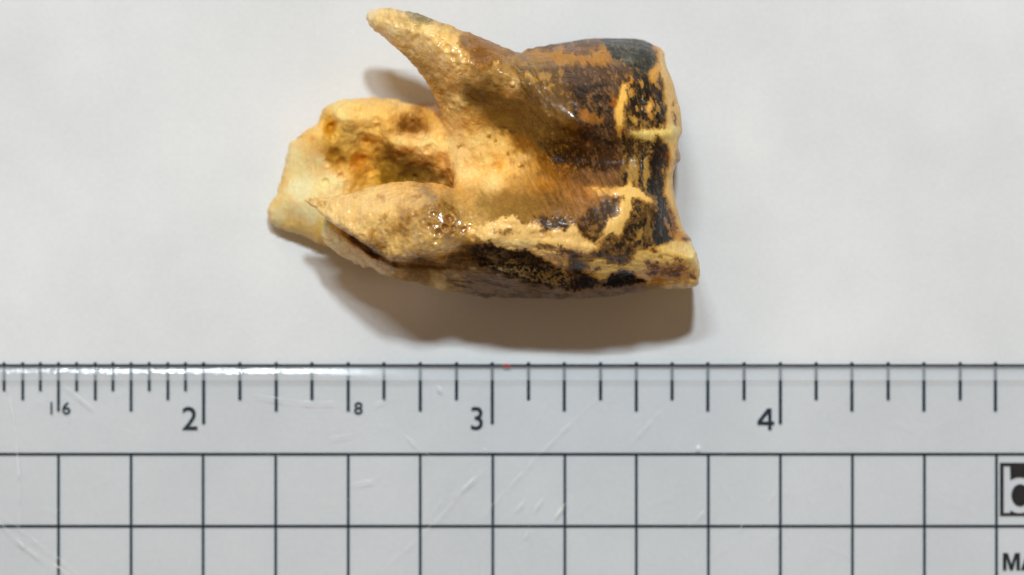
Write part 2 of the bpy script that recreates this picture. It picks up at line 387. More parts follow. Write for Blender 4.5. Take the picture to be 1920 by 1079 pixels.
FRONT = [
 (690,25,(236,212,172)),(700,50,(228,190,130)),(740,20,(204,170,114)),(762,36,(190,156,104)),(740,60,(238,200,145)),(790,30,(150,125,75)),(800,60,(232,192,130)),(830,50,(200,160,95)),
 (850,90,(228,186,120)),(770,90,(216,178,122)),(780,110,(196,160,104)),(810,150,(194,156,102)),(860,140,(222,180,114)),(880,80,(150,105,50)),(900,105,(146,96,36)),(925,92,(172,122,66)),
 (960,100,(150,110,60)),(880,170,(140,105,55)),(856,190,(204,164,106)),(905,185,(108,78,32)),(950,140,(165,125,70)),(962,160,(196,156,106)),(1000,128,(152,112,50)),(1000,160,(130,95,45)),
 (1040,140,(108,78,38)),(1050,110,(150,100,45)),(1070,170,(88,60,38)),(1020,182,(120,88,50)),(850,230,(222,182,122)),(880,230,(196,152,86)),(930,212,(128,92,30)),(970,230,(124,88,32)),
 (1010,230,(108,80,36)),(1050,250,(98,70,32)),(900,262,(232,190,124)),(940,270,(226,182,112)),(980,270,(142,96,30)),(1010,270,(108,72,20)),(860,280,(238,200,142)),(900,310,(238,196,130)),
 (940,312,(226,174,100)),(980,300,(236,194,130)),(870,330,(240,202,142)),(922,340,(246,208,148)),(1003,312,(206,154,78)),(1016,310,(126,76,18)),(1050,303,(62,36,12)),(1100,300,(76,48,30)),
 (1050,320,(118,72,26)),(1100,330,(122,82,50)),(1020,350,(178,118,50)),(1060,350,(150,98,46)),(1100,362,(156,100,50)),(1150,340,(118,80,50)),(1130,310,(105,75,55)),
 (572,377,(214,178,122)),(590,372,(216,180,124)),(620,375,(226,188,130)),(660,370,(226,186,126)),(700,360,(230,188,128)),(760,350,(218,170,104)),(820,355,(208,158,92)),(870,365,(198,148,78)),(640,390,(216,178,120)),
 (680,400,(212,172,112)),(720,390,(228,188,128)),(700,430,(236,198,134)),(740,430,(166,122,66)),(740,460,(222,182,118)),(780,380,(212,168,106)),(803,368,(150,115,70)),(840,382,(150,112,58)),(765,405,(176,132,76)),(700,445,(196,152,92)),
 (860,400,(168,128,72)),(880,420,(188,148,86)),(830,420,(158,114,56)),(800,410,(168,124,66)),(850,430,(158,114,54)),(780,440,(212,172,110)),(820,460,(216,176,108)),(850,472,(176,134,78)),(870,385,(196,152,92)),(880,440,(206,162,98)),
 (880,472,(110,78,40)),(900,400,(178,138,78)),(950,380,(162,114,54)),(940,400,(148,108,54)),(1000,390,(138,98,50)),(1040,385,(130,92,50)),(1070,402,(132,92,50)),
 (605,430,(244,214,164)),(640,455,(238,206,158)),(680,480,(230,198,150)),(700,460,(150,116,78)),(740,500,(176,142,98)),(720,512,(200,170,120)),(780,510,(136,106,70)),(800,495,(130,98,62)),
 (850,520,(168,144,112)),(900,540,(150,130,110)),(820,535,(196,170,130)),(950,545,(130,114,104)),(1050,550,(120,108,104)),(1150,545,(112,102,104)),
 (1120,110,(170,110,50)),(1180,90,(50,50,40)),(1130,180,(88,66,58)),(1130,250,(70,48,36)),(1200,200,(90,62,30)),(1200,300,(120,90,50)),(1260,200,(220,180,112)),(1262,300,(214,168,100)),
 (1255,350,(216,170,100)),(1200,400,(112,84,46)),(1160,470,(90,64,38)),(1240,490,(218,182,108)),(1295,490,(214,186,128)),(1080,500,(120,88,44)),(1120,460,(190,148,86)),(1030,480,(222,178,108)),
 (1000,510,(50,36,22)),(930,490,(70,52,30)),(1000,82,(120,84,48)),(1080,72,(96,72,56)),(1150,66,(130,112,84)),(1210,70,(150,104,62))]
img = base_map(FRONT)
n_cr = fbm2(px, py, 5, 3, .8, 77)
# overall grain
n_d2 = fbm2(px, py, 3.2, 2, .7, 90, 62, 6)
img *= (1 + 0.16*n_d2*sstep(940, 1020, px) + 0.26*n_d*sstep(940, 1060, px) )[..., None]
rt = 1 - .6*sstep(960, 1060, px)
mt = rt*(0.19*n_m + 0.07*n_f)
img *= np.stack([1 + .85*mt, 1 + mt, 1 + 1.35*mt], -1)
BLK = (26,20,14); DB = (58,40,24); BR = (92,64,34); TAN = (176,140,84); CR = (230,188,118)
# --- upper root
paint(img, [(850,62),(880,66),(930,86),(965,100),(940,118),(915,128),(890,122),(872,100),(858,80)], (142,94,36), .7, 6, 8, n_m)
paint(img, ell(902,104,16,13), (120,74,22), .5, 6, 6, n_f)
paint(img, [(760,18),(800,26),(830,42),(800,40),(770,34)], (120,104,62), .6, 4, 6, n_f)
paint(img, [(880,160),(940,180),(1000,200),(960,204),(900,196),(870,178)], (96,68,26), .65, 7, 8, n_h)
paint(img, [(740,90),(790,135),(835,200),(880,215),(850,180),(800,120),(760,84)], (150,118,66), .75, 7, 8, n_h, thresh=(n_h, -0.1))
for (a, b, r) in [(700,20,6),(735,60,12),(805,58,12),(845,92,10),(760,72,10),(866,112,8),(860,134,8),(964,158,7),(930,120,6),(990,140,8),(1010,150,5)]:
    paint(img, ell(a, b, r, r*.6, 25), (244,212,160), .5, 4, 4, n_f)
paint(img, [(960,120),(1080,130),(1090,200),(1040,215),(980,190)], (92,64,32), .8, 6, 8, n_d, thresh=(n_d, 0.02), tsoft=.2)
paint(img, [(960,120),(1070,130),(1060,170),(1000,170)], (196,156,98), .55, 6, 8, n_d, thresh=(n_m, 0.16), tsoft=.12)
# --- valley
paint(img, [(1010,262),(1060,268),(1120,285),(1165,300),(1160,318),(1100,318),(1050,312),(1018,300)], (44,24,8), .8, 9, 7, n_m)
paint(img, [(905,200),(980,200),(1080,235),(1100,262),(1060,280),(1015,290),(980,262),(930,240)], (104,76,30), .45, 10, 8, n_d)
paint(img, [(985,262),(1012,285),(1012,330),(1050,340),(1030,290)], (140,88,22), .55, 6, 6, n_m)
paint(img, ell(938,312,5,13,12), (196,132,50), .4, 5, 4, n_f)
paint(img, ell(922,338,22,8,-20), (246,204,138), .6, 7, 5, n_f)
for (a, b) in [(860,275),(901,291),(953,288),(975,312),(930,266),(918,256)]:
    paint(img, ell(a, b, 2.6, 3.2), (130,88,30), .7, 2, 2, n_f)
paint(img, [(936,237),(960,244),(968,248),(955,246)], (80,52,16), .8, 2.4, 2, n_f)
paint(img, [(984,204),(1010,215),(1030,232),(1008,222)], (64,44,18), .8, 3, 3, n_f)
# --- crown upper part
paint(img, [(1062,118),(1180,122),(1188,140),(1164,165),(1152,198),(1158,215),(1165,300),(1100,306),(1066,270),(1082,240),(1070,180),(1056,150)], (74,48,28), .85, 6, 8, n_d)
paint(img, [(1090,130),(1178,128),(1160,170),(1150,205),(1155,260),(1120,290),(1090,200)], (128,104,82), .55, 6, 6, n_d, thresh=(n_d, .1), tsoft=.25)
paint(img, [(1070,160),(1140,150),(1155,220),(1160,300),(1110,300),(1076,240)], (36,25,17), .85, 6, 8, n_m, thresh=(n_m, .08), tsoft=.12)
paint(img, [(985,96),(1060,84),(1120,80),(1140,92),(1147,108),(1134,119),(1090,120),(1040,118),(1004,112)], (176,122,42), .88, 9, 9, n_m)
paint(img, [(1010,80),(1060,74),(1120,72),(1128,84),(1080,90),(1020,92)], (84,56,34), .85, 7, 8, n_m)
paint(img, [(1060,88),(1120,86),(1130,100),(1090,104),(1060,98)], (104,64,30), .85, 5, 6, n_f, thresh=(n_m, -.02))
paint(img, [(1110,67),(1200,66),(1220,80),(1231,100),(1227,118),(1219,130),(1208,139),(1196,124),(1182,128),(1166,114),(1150,108),(1141,90),(1126,78)], (34,35,28), .96, 3.5, 4, n_m)
paint(img, [(1140,80),(1200,78),(1205,110),(1184,122),(1160,108)], (120,120,98), .42, 5, 4, n_f, thresh=(n_f, .18), tsoft=.2)
paint(img, ell(1178,113,9,6,30), (138,134,116), .6, 5, 4, n_f)
paint(img, [(1160,88),(1168,94),(1170,102),(1165,95)], (140,130,90), .6, 1.6, 1, n_f)
paint(img, [(1086,207),(1110,207),(1127,221),(1127,236),(1108,238),(1090,224)], (172,108,46), .85, 5, 5, n_m)
paint(img, ell(1108,278,14,9,20), (120,80,44), .7, 6, 5, n_m)
paint(img, [(1193,128),(1200,134),(1204,150),(1198,150)], (140,108,84), .6, 2.5, 3, n_f)
# --- upright band, upper half
band1 = [(1188,126),(1206,140),(1226,142),(1238,130),(1243,150),(1248,190),(1250,207),(1245,240),(1228,240),(1182,238),(1171,216),(1177,190),(1178,165),(1186,150)]
paint(img, band1, DB, .96, 3, 4, n_v)
paint(img, band1, (120,86,40), .8, 3, 4, n_v, thresh=(n_v, .10), tsoft=.1)
paint(img, band1, BLK, .9, 3, 4, n_v, thresh=(fbm2(px,py,9,4,.6,40,75,2.5), .06), tsoft=.08)
paint(img, band1, (206,156,80), .85, 3, 4, n_v, thresh=(fbm2(px,py,8,3,.6,41,72,2.6), .36), tsoft=.08)
paint(img, [(1216,138),(1225,124),(1236,112),(1241,128),(1238,142),(1230,155),(1222,152)], (208,152,70), .9, 3, 4, n_v)
paint(img, [(1166,150),(1178,158),(1178,176),(1173,196),(1172,216),(1167,240),(1170,260),(1160,258),(1152,232),(1151,206),(1158,182)], (226,176,96), .95, 2.6, 4, n_v)
paint(img, [(1155,232),(1168,240),(1170,258),(1160,260)], (180,122,50), .6, 4, 4, n_v)
paint(img, [(1179,138),(1188,148),(1187,160),(1178,155)], (216,142,52), .9, 2.5, 3, n_f)
paint(img, [(1149,178),(1156,186),(1152,202),(1144,196)], (160,88,26), .7, 4, 3, n_f)
paint(img, [(1218,188),(1224,194),(1225,206),(1222,224),(1214,212),(1212,200)], (224,172,98), .98, 1.8, 2, n_f)
paint(img, [(1232,192),(1238,200),(1236,214),(1230,206)], (190,150,90), .9, 2, 2, n_f)
paint(img, [(1178,221),(1190,216),(1197,222),(1194,233),(1186,228)], (196,164,92), .95, 2, 2, n_f)
paint(img, [(1200,222),(1216,225),(1220,234),(1204,238)], (158,124,70), .75, 3, 4, n_f)
# right margin of cream enamel
edge = [(1228,74),(1246,82),(1256,110),(1266,150),(1282,200),(1286,240),(1270,262),(1282,300),(1266,312),(1262,350),(1270,390),(1290,435),(1272,444),(1264,420),(1254,372),(1247,350),(1254,305),(1255,282),(1247,244),(1250,204),(1243,150),(1238,130),(1230,100)]
paint(img, edge, (214,175,114), .97, 2.4, 2.5, n_v)
paint(img, [(1222,76),(1240,100),(1236,125),(1230,110),(1222,92)], (196,140,70), .6, 4, 4, n_f)
paint(img, [(1262,215),(1266,222),(1268,240),(1263,232)], (84,62,40), .85, 1.6, 1.5, n_f)
paint(img, ell(1262,196,1.3,4), (100,74,50), .7, 1, 1, n_f)
paint(img, [(1268,278),(1280,285),(1280,308),(1268,308)], (148,120,98), .8, 3, 2, n_f)
paint(img, ell(1265,250,9,14), (222,208,158), .7, 5, 3, n_f)
# --- cream bar across
bar = [(1184,246),(1200,244),(1240,240),(1262,241),(1266,262),(1252,272),(1246,270),(1234,258),(1226,266),(1212,267),(1196,260),(1186,256)]
# --- upright band, lower half
band2 = [(1168,262),(1200,258),(1226,262),(1234,255),(1247,271),(1254,281),(1252,305),(1247,330),(1243,350),(1243,368),(1226,372),(1214,366),(1204,360),(1196,340),(1180,345),(1168,352),(1164,330),(1172,300)]
paint(img, band2, (120,90,48), .92, 3, 4, n_v)
paint(img, band2, BLK, .88, 3, 4, n_v, thresh=(n_v, .10), tsoft=.09)
paint(img, [(1168,262),(1226,262),(1224,290),(1205,292),(1195,286),(1190,300),(1176,310),(1166,300)], (50,34,18), .85, 3, 5, n_v, thresh=(n_v, -.18), tsoft=.12)
paint(img, [(1178,300),(1200,290),(1200,345),(1172,350)], (176,138,76), .8, 4, 5, n_v)
paint(img, [(1206,294),(1214,296),(1221,320),(1216,350),(1208,362),(1204,330)], (170,136,76), .85, 3, 3, n_v)
paint(img, [(1200,288),(1206,290),(1205,320),(1204,352),(1200,340)], (40,28,16), .95, 1.8, 2, n_v)
paint(img, [(1225,264),(1234,256),(1247,272),(1254,284),(1252,305),(1244,330),(1243,352),(1222,352),(1224,325),(1216,306),(1224,290)], (30,20,14), .96, 2.6, 3, n_v)
paint(img, [(1243,312),(1247,316),(1244,332),(1240,322)], (206,150,58), .85, 1.8, 2, n_f)
paint(img, [(1249,282),(1254,286),(1250,312),(1247,300)], (110,52,12), .8, 2, 2, n_f)
paint(img, [(1219,270),(1223,275),(1222,292),(1217,284)], (200,160,86), .9, 2, 2, n_f)
paint(img, ell(1172,294,3,6), (176,130,70), .85, 2, 2, n_f)
paint(img, [(1168,240),(1173,262),(1175,285),(1170,275),(1166,250)], (30,22,14), .85, 1.4, 2, n_f)
paint(img, bar, (214,184,116), .92, 3.6, 5, n_f)
paint(img, ell(1192,250,12,6), (190,170,96), .5, 4, 3, n_f)
paint(img, [(1228,256),(1231,252),(1238,266),(1246,272),(1240,273)], (70,48,20), .8, 1.8, 2, n_f)
# --- front lobe, crown side
paint(img, [(1218,336),(1236,330),(1241,350),(1244,370),(1252,384),(1257,405),(1263,430),(1264,452),(1246,456),(1228,461),(1222,446),(1220,426),(1231,405),(1233,378),(1216,360)], (23,20,18), .97, 2.6, 3, n_f)
paint(img, [(1228,340),(1236,338),(1240,362),(1230,364)], (96,70,40), .5, 2, 3, n_f, thresh=(n_f,.1))
paint(img, [(1256,392),(1263,402),(1269,432),(1268,438),(1261,428)], (100,56,12), .9, 2, 1.5, n_f)
paint(img, [(1246,407),(1254,414),(1260,438),(1262,449),(1256,441),(1250,421)], (208,158,104), .95, 1.6, 1.5, n_f)
mott = [(1186,378),(1200,375),(1222,382),(1231,390),(1232,408),(1221,430),(1224,450),(1228,463),(1210,468),(1196,463),(1190,476),(1170,490),(1160,497),(1145,490),(1136,478),(1118,485),(1111,477),(1130,462),(1140,446),(1160,452),(1170,436),(1183,410)]
paint(img, mott, (92,66,38), .95, 2.6, 4, n_f)
paint(img, mott, (34,24,15), .9, 2.6, 4, n_f, thresh=(n_m, .08), tsoft=.1)
paint(img, [(1190,378),(1225,385),(1226,455),(1200,462),(1186,440)], (158,122,68), .75, 3, 4, n_f, thresh=(n_v, .12), tsoft=.12)
paint(img, ell(1199,442,5,11,35), (196,160,104), .8, 3, 3, n_f)
paint(img, ell(1172,440,5,12,15), (36,24,14), .9, 2.5, 3, n_f)
dk = [(1140,374),(1156,372),(1162,385),(1158,398),(1146,404),(1138,420),(1131,435),(1125,448),(1106,441),(1092,430),(1084,408),(1100,396),(1125,386)]
paint(img, dk, (62,42,26), .92, 4, 6, n_m)
paint(img, ell(1152,386,10,9), (120,90,54), .6, 4, 4, n_f, thresh=(n_f,-.05))
paint(img, ell(1112,428,9,5,-15), (150,112,66), .85, 3, 3, n_f)
paint(img, ell(1124,417,4,4), (120,88,52), .8, 2, 3, n_f)
Yc = [(1110,352),(1140,354),(1168,352),(1178,340),(1190,346),(1206,360),(1222,374),(1226,383),(1210,379),(1200,373),(1187,374),(1186,390),(1182,404),(1171,425),(1168,437),(1161,447),(1154,442),(1149,435),(1136,441),(1130,436),(1133,424),(1140,410),(1140,402),(1147,411),(1158,401),(1162,386),(1164,370),(1150,366),(1120,364)]
paint(img, Yc, (228,184,114), .95, 2.6, 3, n_f)
paint(img, [(1096,350),(1140,352),(1160,352),(1150,366),(1110,366)], (208,150,80), .6, 6, 5, n_m)
paint(img, ell(1169,371,2.6,4), (96,64,24), .8, 1.6, 1.6, n_f)
paint(img, ell(1191,344,3,5), (90,64,30), .8, 2, 2, n_f)
# --- front lobe, olive and brown middle
paint(img, [(900,362),(960,362),(1012,372),(1020,396),(1000,410),(975,402),(930,402),(900,392)], (146,110,60), .55, 8, 8, n_d)
paint(img, [(1030,340),(1120,330),(1150,352),(1140,380),(1085,405),(1040,400)], (150,104,66), .5, 10, 8, n_d, thresh=(n_d, 0), tsoft=.25)
paint(img, [(1000,404),(1040,408),(1065,416),(1085,418),(1100,436),(1122,446),(1116,456),(1100,450),(1090,449),(1085,436),(1075,422),(1062,434),(1050,429),(1032,426),(1022,432),(1016,420)], (60,40,20), .9, 4, 5, n_m)
cream = [(880,428),(905,424),(928,412),(946,405),(970,405),(976,416),(990,421),(1003,414),(1012,422),(1020,434),(1045,427),(1060,433),(1068,420),(1082,420),(1088,438),(1094,449),(1108,453),(1116,463),(1102,475),(1088,476),(1082,486),(1066,480),(1060,490),(1040,478),(1024,476),(1028,486),(1040,496),(1024,492),(1006,481),(985,474),(950,468),(925,458),(900,446),(880,440)]
paint(img, cream, (226,184,122), .95, 3, 4, n_f)
paint(img, [(900,446),(940,452),(990,450),(1020,455),(990,464),(950,464),(918,456)], (244,208,146), .7, 5, 5, n_f)
paint(img, [(924,430),(940,434),(958,430),(960,438),(940,441),(928,438)], (128,88,44), .85, 4, 3, n_f)
paint(img, ell(1016,436,5,4), (150,124,96), .8, 2, 2, n_f)
paint(img, [(1004,463),(1020,458),(1036,464),(1030,468),(1014,466)], (110,80,36), .75, 3, 3, n_f)
paint(img, [(1040,470),(1060,466),(1080,474),(1090,490),(1108,488),(1108,508),(1095,520),(1070,520),(1060,508),(1066,498),(1060,484)], (56,38,20), .88, 3, 6, n_f)
paint(img, [(1056,474),(1068,480),(1066,500),(1062,514),(1046,512),(1058,500)], (214,168,92), .9, 2.4, 4, n_f)
paint(img, ell(1100,508,8,6,30), (206,166,92), .9, 2.4, 3, n_f)
paint(img, ell(1098,494,6,4), (170,128,64), .8, 3, 3, n_f)
# --- dark lower band with pale crust
low = [(890,462),(905,456),(930,462),(960,469),(990,474),(1008,484),(1024,494),(1040,500),(1052,496),(1056,502),(1050,512),(1064,518),(1100,512),(1112,522),(1120,530),(1104,536),(1080,543),(1040,542),(1000,533),(960,520),(920,505),(900,494),(884,480)]
paint(img, [(830,484),(862,472),(896,456),(950,464),(950,492),(890,498),(840,494)], (96,68,34), .8, 10, 9, n_m)  # soft brown patch with the crest's shade blended into the colour
paint(img, low, (38,26,15), .93, 4, 7, n_m)
paint(img, low, (92,66,38), .8, 3, 5, n_m, thresh=(n_cr, .10), tsoft=.12)
paint(img, [(895,470),(960,474),(1000,490),(1050,512),(1040,532),(980,520),(920,500)], (128,106,72), .8, 4, 5, n_f, thresh=(n_m, .05), tsoft=.2)
paint(img, [(920,500),(960,500),(1050,510),(1090,520),(1085,536),(1040,538),(980,524)], (158,146,112), .8, 4, 5, n_f, thresh=(n_cr, .04), tsoft=.14)
paint(img, [(945,489),(960,486),(978,492),(970,496),(950,494)], (140,108,58), .8, 2, 2, n_f)
# --- grey laminated flank, its shade partly put into the grey
paint(img, [(870,506),(890,508),(920,512),(990,536),(1050,545),(1120,540),(1180,537),(1240,534),(1240,548),(1150,562),(900,572),(870,555)], (140,124,114), .7, 5, 5, n_h)
paint(img, [(830,512),(880,514),(990,540),(1120,544),(1220,536),(1150,560),(900,568),(840,545)], (92,76,66), .6, 5, 5, n_h, thresh=(n_h, .08), tsoft=.15)
paint(img, [(640,425),(700,465),(738,492),(800,492),(880,500),(880,512),(800,508),(740,505),(690,478)], (104,74,44), .6, 5, 4, n_h)  # shade of the crack below the crest, darkened into the colour
# --- lower right corner
paint(img, [(1183,492),(1196,472),(1226,463),(1246,459),(1266,452),(1280,438),(1304,448),(1310,535),(1240,536),(1204,530),(1180,520),(1160,506)], (214,176,108), .96, 3, 4, n_f)
paint(img, [(1256,432),(1286,436),(1284,455),(1262,452)], (190,124,44), .7, 5, 4, n_f)
paint(img, [(1222,500),(1285,495),(1296,522),(1285,534),(1215,534)], (168,112,40), .75, 8, 7, n_m)
for (a, b, r, al) in [(1228,499,6,.9),(1222,510,5,.8),(1264,512,9,.9),(1274,504,7,.6),(1269,487,4,.8),(1243,515,4,.7),(1214,495,3.5,.7),(1252,497,4,.5),(1240,483,2,.6),(1228,470,3,.7),(1288,448,3,.8),(1298,520,4,.6),(1256,505,5,.5),(1246,504,4,.5)]:
    paint(img, ell(a, b, r*1.35, r*1.1), (88,50,16), al, 3, 4, n_f)
paint(img, [(1284,455),(1300,452),(1305,500),(1294,495),(1286,475)], (218,200,150), .6, 5, 4, n_f)
cr2 = [(1104,496),(1120,485),(1134,488),(1140,498),(1156,494),(1168,500),(1190,498),(1186,508),(1166,505),(1150,514),(1130,525),(1112,531),(1106,520),(1116,511),(1106,506)]
paint(img, cr2, (218,184,108), .96, 2.4, 3, n_f)
paint(img, ell(1118,504,5,3,-10), (60,40,18), .9, 1.8, 2, n_f)
paint(img, [(1132,534),(1150,516),(1170,508),(1186,512),(1192,522),(1212,528),(1190,534),(1150,540),(1128,538)], (20,15,11), .96, 2, 2.5, n_f)
paint(img, [(1096,515),(1118,528),(1116,540),(1080,545),(1060,540)], (26,18,12), .9, 3, 4, n_f)
# long pale scratch
def thin(pts, w_): return [(a, b - w_) for a, b in pts] + [(a, b + w_) for a, b in pts[::-1]]
paint(img, thin([(1092,476),(1115,456),(1136,441),(1156,428)], 1.1), (236,206,150), .8, 1.2, .3, n_f, warp=False)
# light spongy texture: brown pore floors on the roots
spo = sstep(905, 860, px) * sstep(350, 372, py) * sstep(505, 480, py)
n_p = .55*fbm2(px, py, 17, 4, .65, 50) + .6*n_m
img -= (spo * sstep(.02, .5, n_p) * 44)[..., None] * np.array((1., 1.05, 1.0), np.float32)
img += (spo * sstep(.1, .4, -n_p) * 20)[..., None]
for (x_, y_, r_) in [(843,411,6),(835,428,5),(850,428,3.5),(823,437,5),(848,438,4),(806,424,3),(870,432,4)]:
    paint(img, ell(x_, y_, r_), (150,92,30), .7, 2, 1.5, n_f, warp=False)

# finer flecks inside the dark bands, overall grain of the dried surface
def boxblur(a, r_):
    for ax in (0, 1):
        c = np.cumsum(np.concatenate([np.repeat(a.take([0], ax), r_+1, ax), a, np.repeat(a.take([-1], ax), r_, ax)], ax), ax)
        m_ = a.shape[ax]; a = (c.take(range(2*r_+1, m_+2*r_+1), ax) - c.take(range(0, m_), ax)) / (2*r_+1)
    return a
lum = img.mean(-1)
near_dark = boxblur(boxblur(sstep(125, 65, lum), 5), 4)
bleed = sstep(.04, .48, near_dark + .14*n_m + .05*n_f) * sstep(90, 150, lum) * sstep(940, 1000, px) * .72      # dark stain bleeding into the cream
img = img*(1-bleed[..., None]) + bleed[..., None]*np.array((158, 104, 40), np.float32)
near_pale = boxblur(boxblur(sstep(110, 160, lum), 3), 3)
img += ((sstep(.08, .5, near_pale) * sstep(90, 50, lum) * sstep(940, 1000, px))[..., None] * np.array((34, 22, 8), np.float32))
lum = img.mean(-1); n_fl = fbm2(px, py, 4.2, 3, .75, 60, 70, 2.2)
dk_ = sstep(100, 60, lum) * sstep(960, 1060, px)
img += (dk_ * sstep(.08, .40, n_fl) * .6)[..., None] * np.array((84, 60, 32), np.float32)
img *= (1 + 0.07*n_fl + 0.03*n_sp)[..., None]
# wetness of the surface: 0 dull, 1 glossy
wet = np.full(px.shape + (1,), .18, np.float32)
paint(wet, [(990,262),(1060,286),(1170,288),(1215,292),(1215,345),(1160,330),(1060,325),(1000,318)], (0.0,), .97, 14, 6, n_m)
paint(wet, [(1166,110),(1262,110),(1282,300),(1275,440),(1170,470),(1165,300)], (.12,), .9, 10, 6, n_m)
paint(wet, [(880,350),(1100,350),(1120,400),(1000,408),(880,400)], (.1,), .8, 14, 6, n_m)
paint(wet, [(870,215),(990,240),(1010,330),(900,350),(850,340)], (.1,), .8, 14, 6, n_m)
paint(wet, [(1012,186),(1030,190),(1060,206),(1096,228),(1092,240),(1070,240),(1040,222),(1016,204)], (1.0,), 1, 4, 3, n_f)
paint(wet, [(590,368),(760,352),(880,356),(900,450),(760,472),(660,425)], (.5,), .9, 10, 8, n_m)
paint(wet, [(690,20),(760,20),(900,100),(960,150),(880,160),(800,110),(720,60)], (.5,), .9, 10, 8, n_m)
paint(wet, [(790,385),(890,385),(900,450),(860,470),(760,455)], (.95,), .9, 12, 8, n_m)
paint(wet, [(800,80),(880,84),(890,150),(850,150),(820,120)], (.95,), .9, 10, 8, n_m)

paint(wet, [(740,492),(850,470),(872,444),(930,455),(1000,476),(1030,488),(1060,505),(1130,512),(1250,525),(1250,560),(900,575),(740,550)], (-.12,), 1, 5, 3, n_m)
paint(wet, [(980,395),(1100,405),(1150,380),(1160,440),(1060,440),(980,425)], (.1,), .9, 10, 6, n_m)
BACK = [(540,300,(252,212,160)),(560,350,(254,222,180)),(520,400,(252,212,164)),(580,400,(252,218,172)),(600,300,(250,208,154)),(620,340,(250,214,160)),(560,430,(214,180,112)),(600,240,(228,186,116)),
 (617,236,(192,138,44)),(622,292,(170,120,46)),(640,210,(238,200,136)),(690,210,(228,184,114)),(660,250,(204,168,98)),(640,280,(192,152,78)),(672,312,(188,128,50)),(690,290,(208,152,68)),(700,240,(218,174,100)),
 (690,332,(218,168,84)),(720,322,(190,140,54)),(730,220,(228,180,104)),(762,236,(150,102,44)),(782,240,(136,88,38)),(750,270,(244,202,138)),(790,265,(244,202,142)),(822,270,(238,196,130)),(800,215,(208,154,78)),
 (790,200,(160,108,48)),(730,292,(168,126,58)),(750,310,(140,102,40)),(770,322,(130,94,34)),(790,320,(156,114,54)),(820,330,(184,138,76)),(730,340,(168,124,38)),(840,300,(216,168,102)),(850,340,(196,146,80)),(610,440,(230,190,110)),
 (640,185,(236,198,134)),(750,190,(220,176,110)),(530,330,(232,190,128)),(510,380,(228,186,124))]
imgB = base_map(BACK, 3.2, 12)
imgB *= (1 + 0.12*n_m + 0.05*n_f)[..., None]
paint(imgB, ell(772,240,22,9,8), (120,72,24), .75, 6, 5, n_m)
paint(imgB, [(715,270),(740,275),(790,300),(830,325),(845,345),(800,345),(740,345),(712,345),(706,310)], (118,84,28), .55, 9, 9, n_m)
paint(imgB, ell(672,305,14,12), (184,116,36), .6, 6, 6, n_m)
paint(imgB, ell(618,242,10,14), (184,126,36), .6, 6, 5, n_m)
paint(imgB, ell(630,290,14,12,30), (150,106,38), .6, 7, 6, n_m)
paint(imgB, ell(800,196,22,5), (140,86,34), .7, 4, 4, n_m)
paint(imgB, ell(556,257,6,3), (120,100,70), .8, 3, 3, n_f)
paint(imgB, ell(604,200,5,3), (150,120,80), .7, 3, 3, n_f)
paint(imgB, ell(585,258,5,5), (206,134,80), .6, 4, 3, n_f)

def sample(im, X_, Y_):
    fx = np.clip(X_ - X0, 0, WW-1.01); fy = np.clip(Y_ - Y0, 0, HH-1.01)
    i = fx.astype(int); j = fy.astype(int); a = (fx-i)[:, None]; b = (fy-j)[:, None]
    return (im[i,j]*(1-a)+im[i+1,j]*a)*(1-b) + (im[i,j+1]*(1-a)+im[i+1,j+1]*a)*b
kk = 1 / (1 - P[:,2]/DP)
sx = 960 + (P[:,0]-960)*kk; sy = 539.5 + (P[:,1]-539.5)*kk
# below the rim the stains run on down the sides instead of streaking
rim = np.where(isback, 45, 150); below = np.clip(rim - P[:,2], 0, None) * sstep(.75, .45, N[:,2])
sx = sx - N[:,0]*below*1.1 + 10*fbm3(P[:,0], P[:,1], P[:,2], 40, 3)*sstep(0, 30, below)
sy = sy - N[:,1]*below*1.1 + 10*fbm3(P[:,2], P[:,0], P[:,1], 40, 3)*sstep(0, 30, below)
cf = sample(img, sx, sy); cb = sample(imgB, sx, sy)
wetv = sample(wet, sx, sy)[:, 0]
seam = isback.astype(np.float32)
for _ in range(3):                                      # soften the seam between the two maps
    m_ = np.zeros(len(P)); dg = np.zeros(len(P))
    for k in range(4):
        m_ += np.bincount(Q[:, k], seam[Q[:, (k+1) % 4]] + seam[Q[:, (k+3) % 4]], len(P)); dg += np.bincount(Q[:, k], minlength=len(P)) * 2
    seam = m_ / np.maximum(dg, 1)
col = cf*(1-seam[:, None]) + cb*seam[:, None]
col = col * np.minimum(1, 246 / np.maximum(col.max(1), 1))[:, None]
Lm = np.maximum(col.mean(1), 8); col = col * (np.where(Lm > 90, (Lm - 128)*1.20 + 127, Lm*.905) / Lm)[:, None]
Lm = col.mean(1)[:, None]; col = Lm + (col - Lm) * np.array((1.10, 1.10, 1.16))
col[:, 1] *= 1.012; col *= 1.02
col = np.clip(col, 5, 254) / 255.0
Lm = Lm[:, 0]
P = P + N * ((Lm-120)/128 * 1.5 * sstep(1080, 1150, x) * (1-isback))[:, None]          # cream enamel stands a little proud of the dark stain
wetv = wetv*(1-seam) + .08*seam
lin = np.where(col <= 0.04045, col/12.92, ((col+0.055)/1.055)**2.4)
ALB = 1.06
lin = lin * ALB
lin = np.clip(lin * np.minimum(1, 0.90 / np.maximum(lin.max(1), 1e-6))[:, None], 0.003, 0.90)

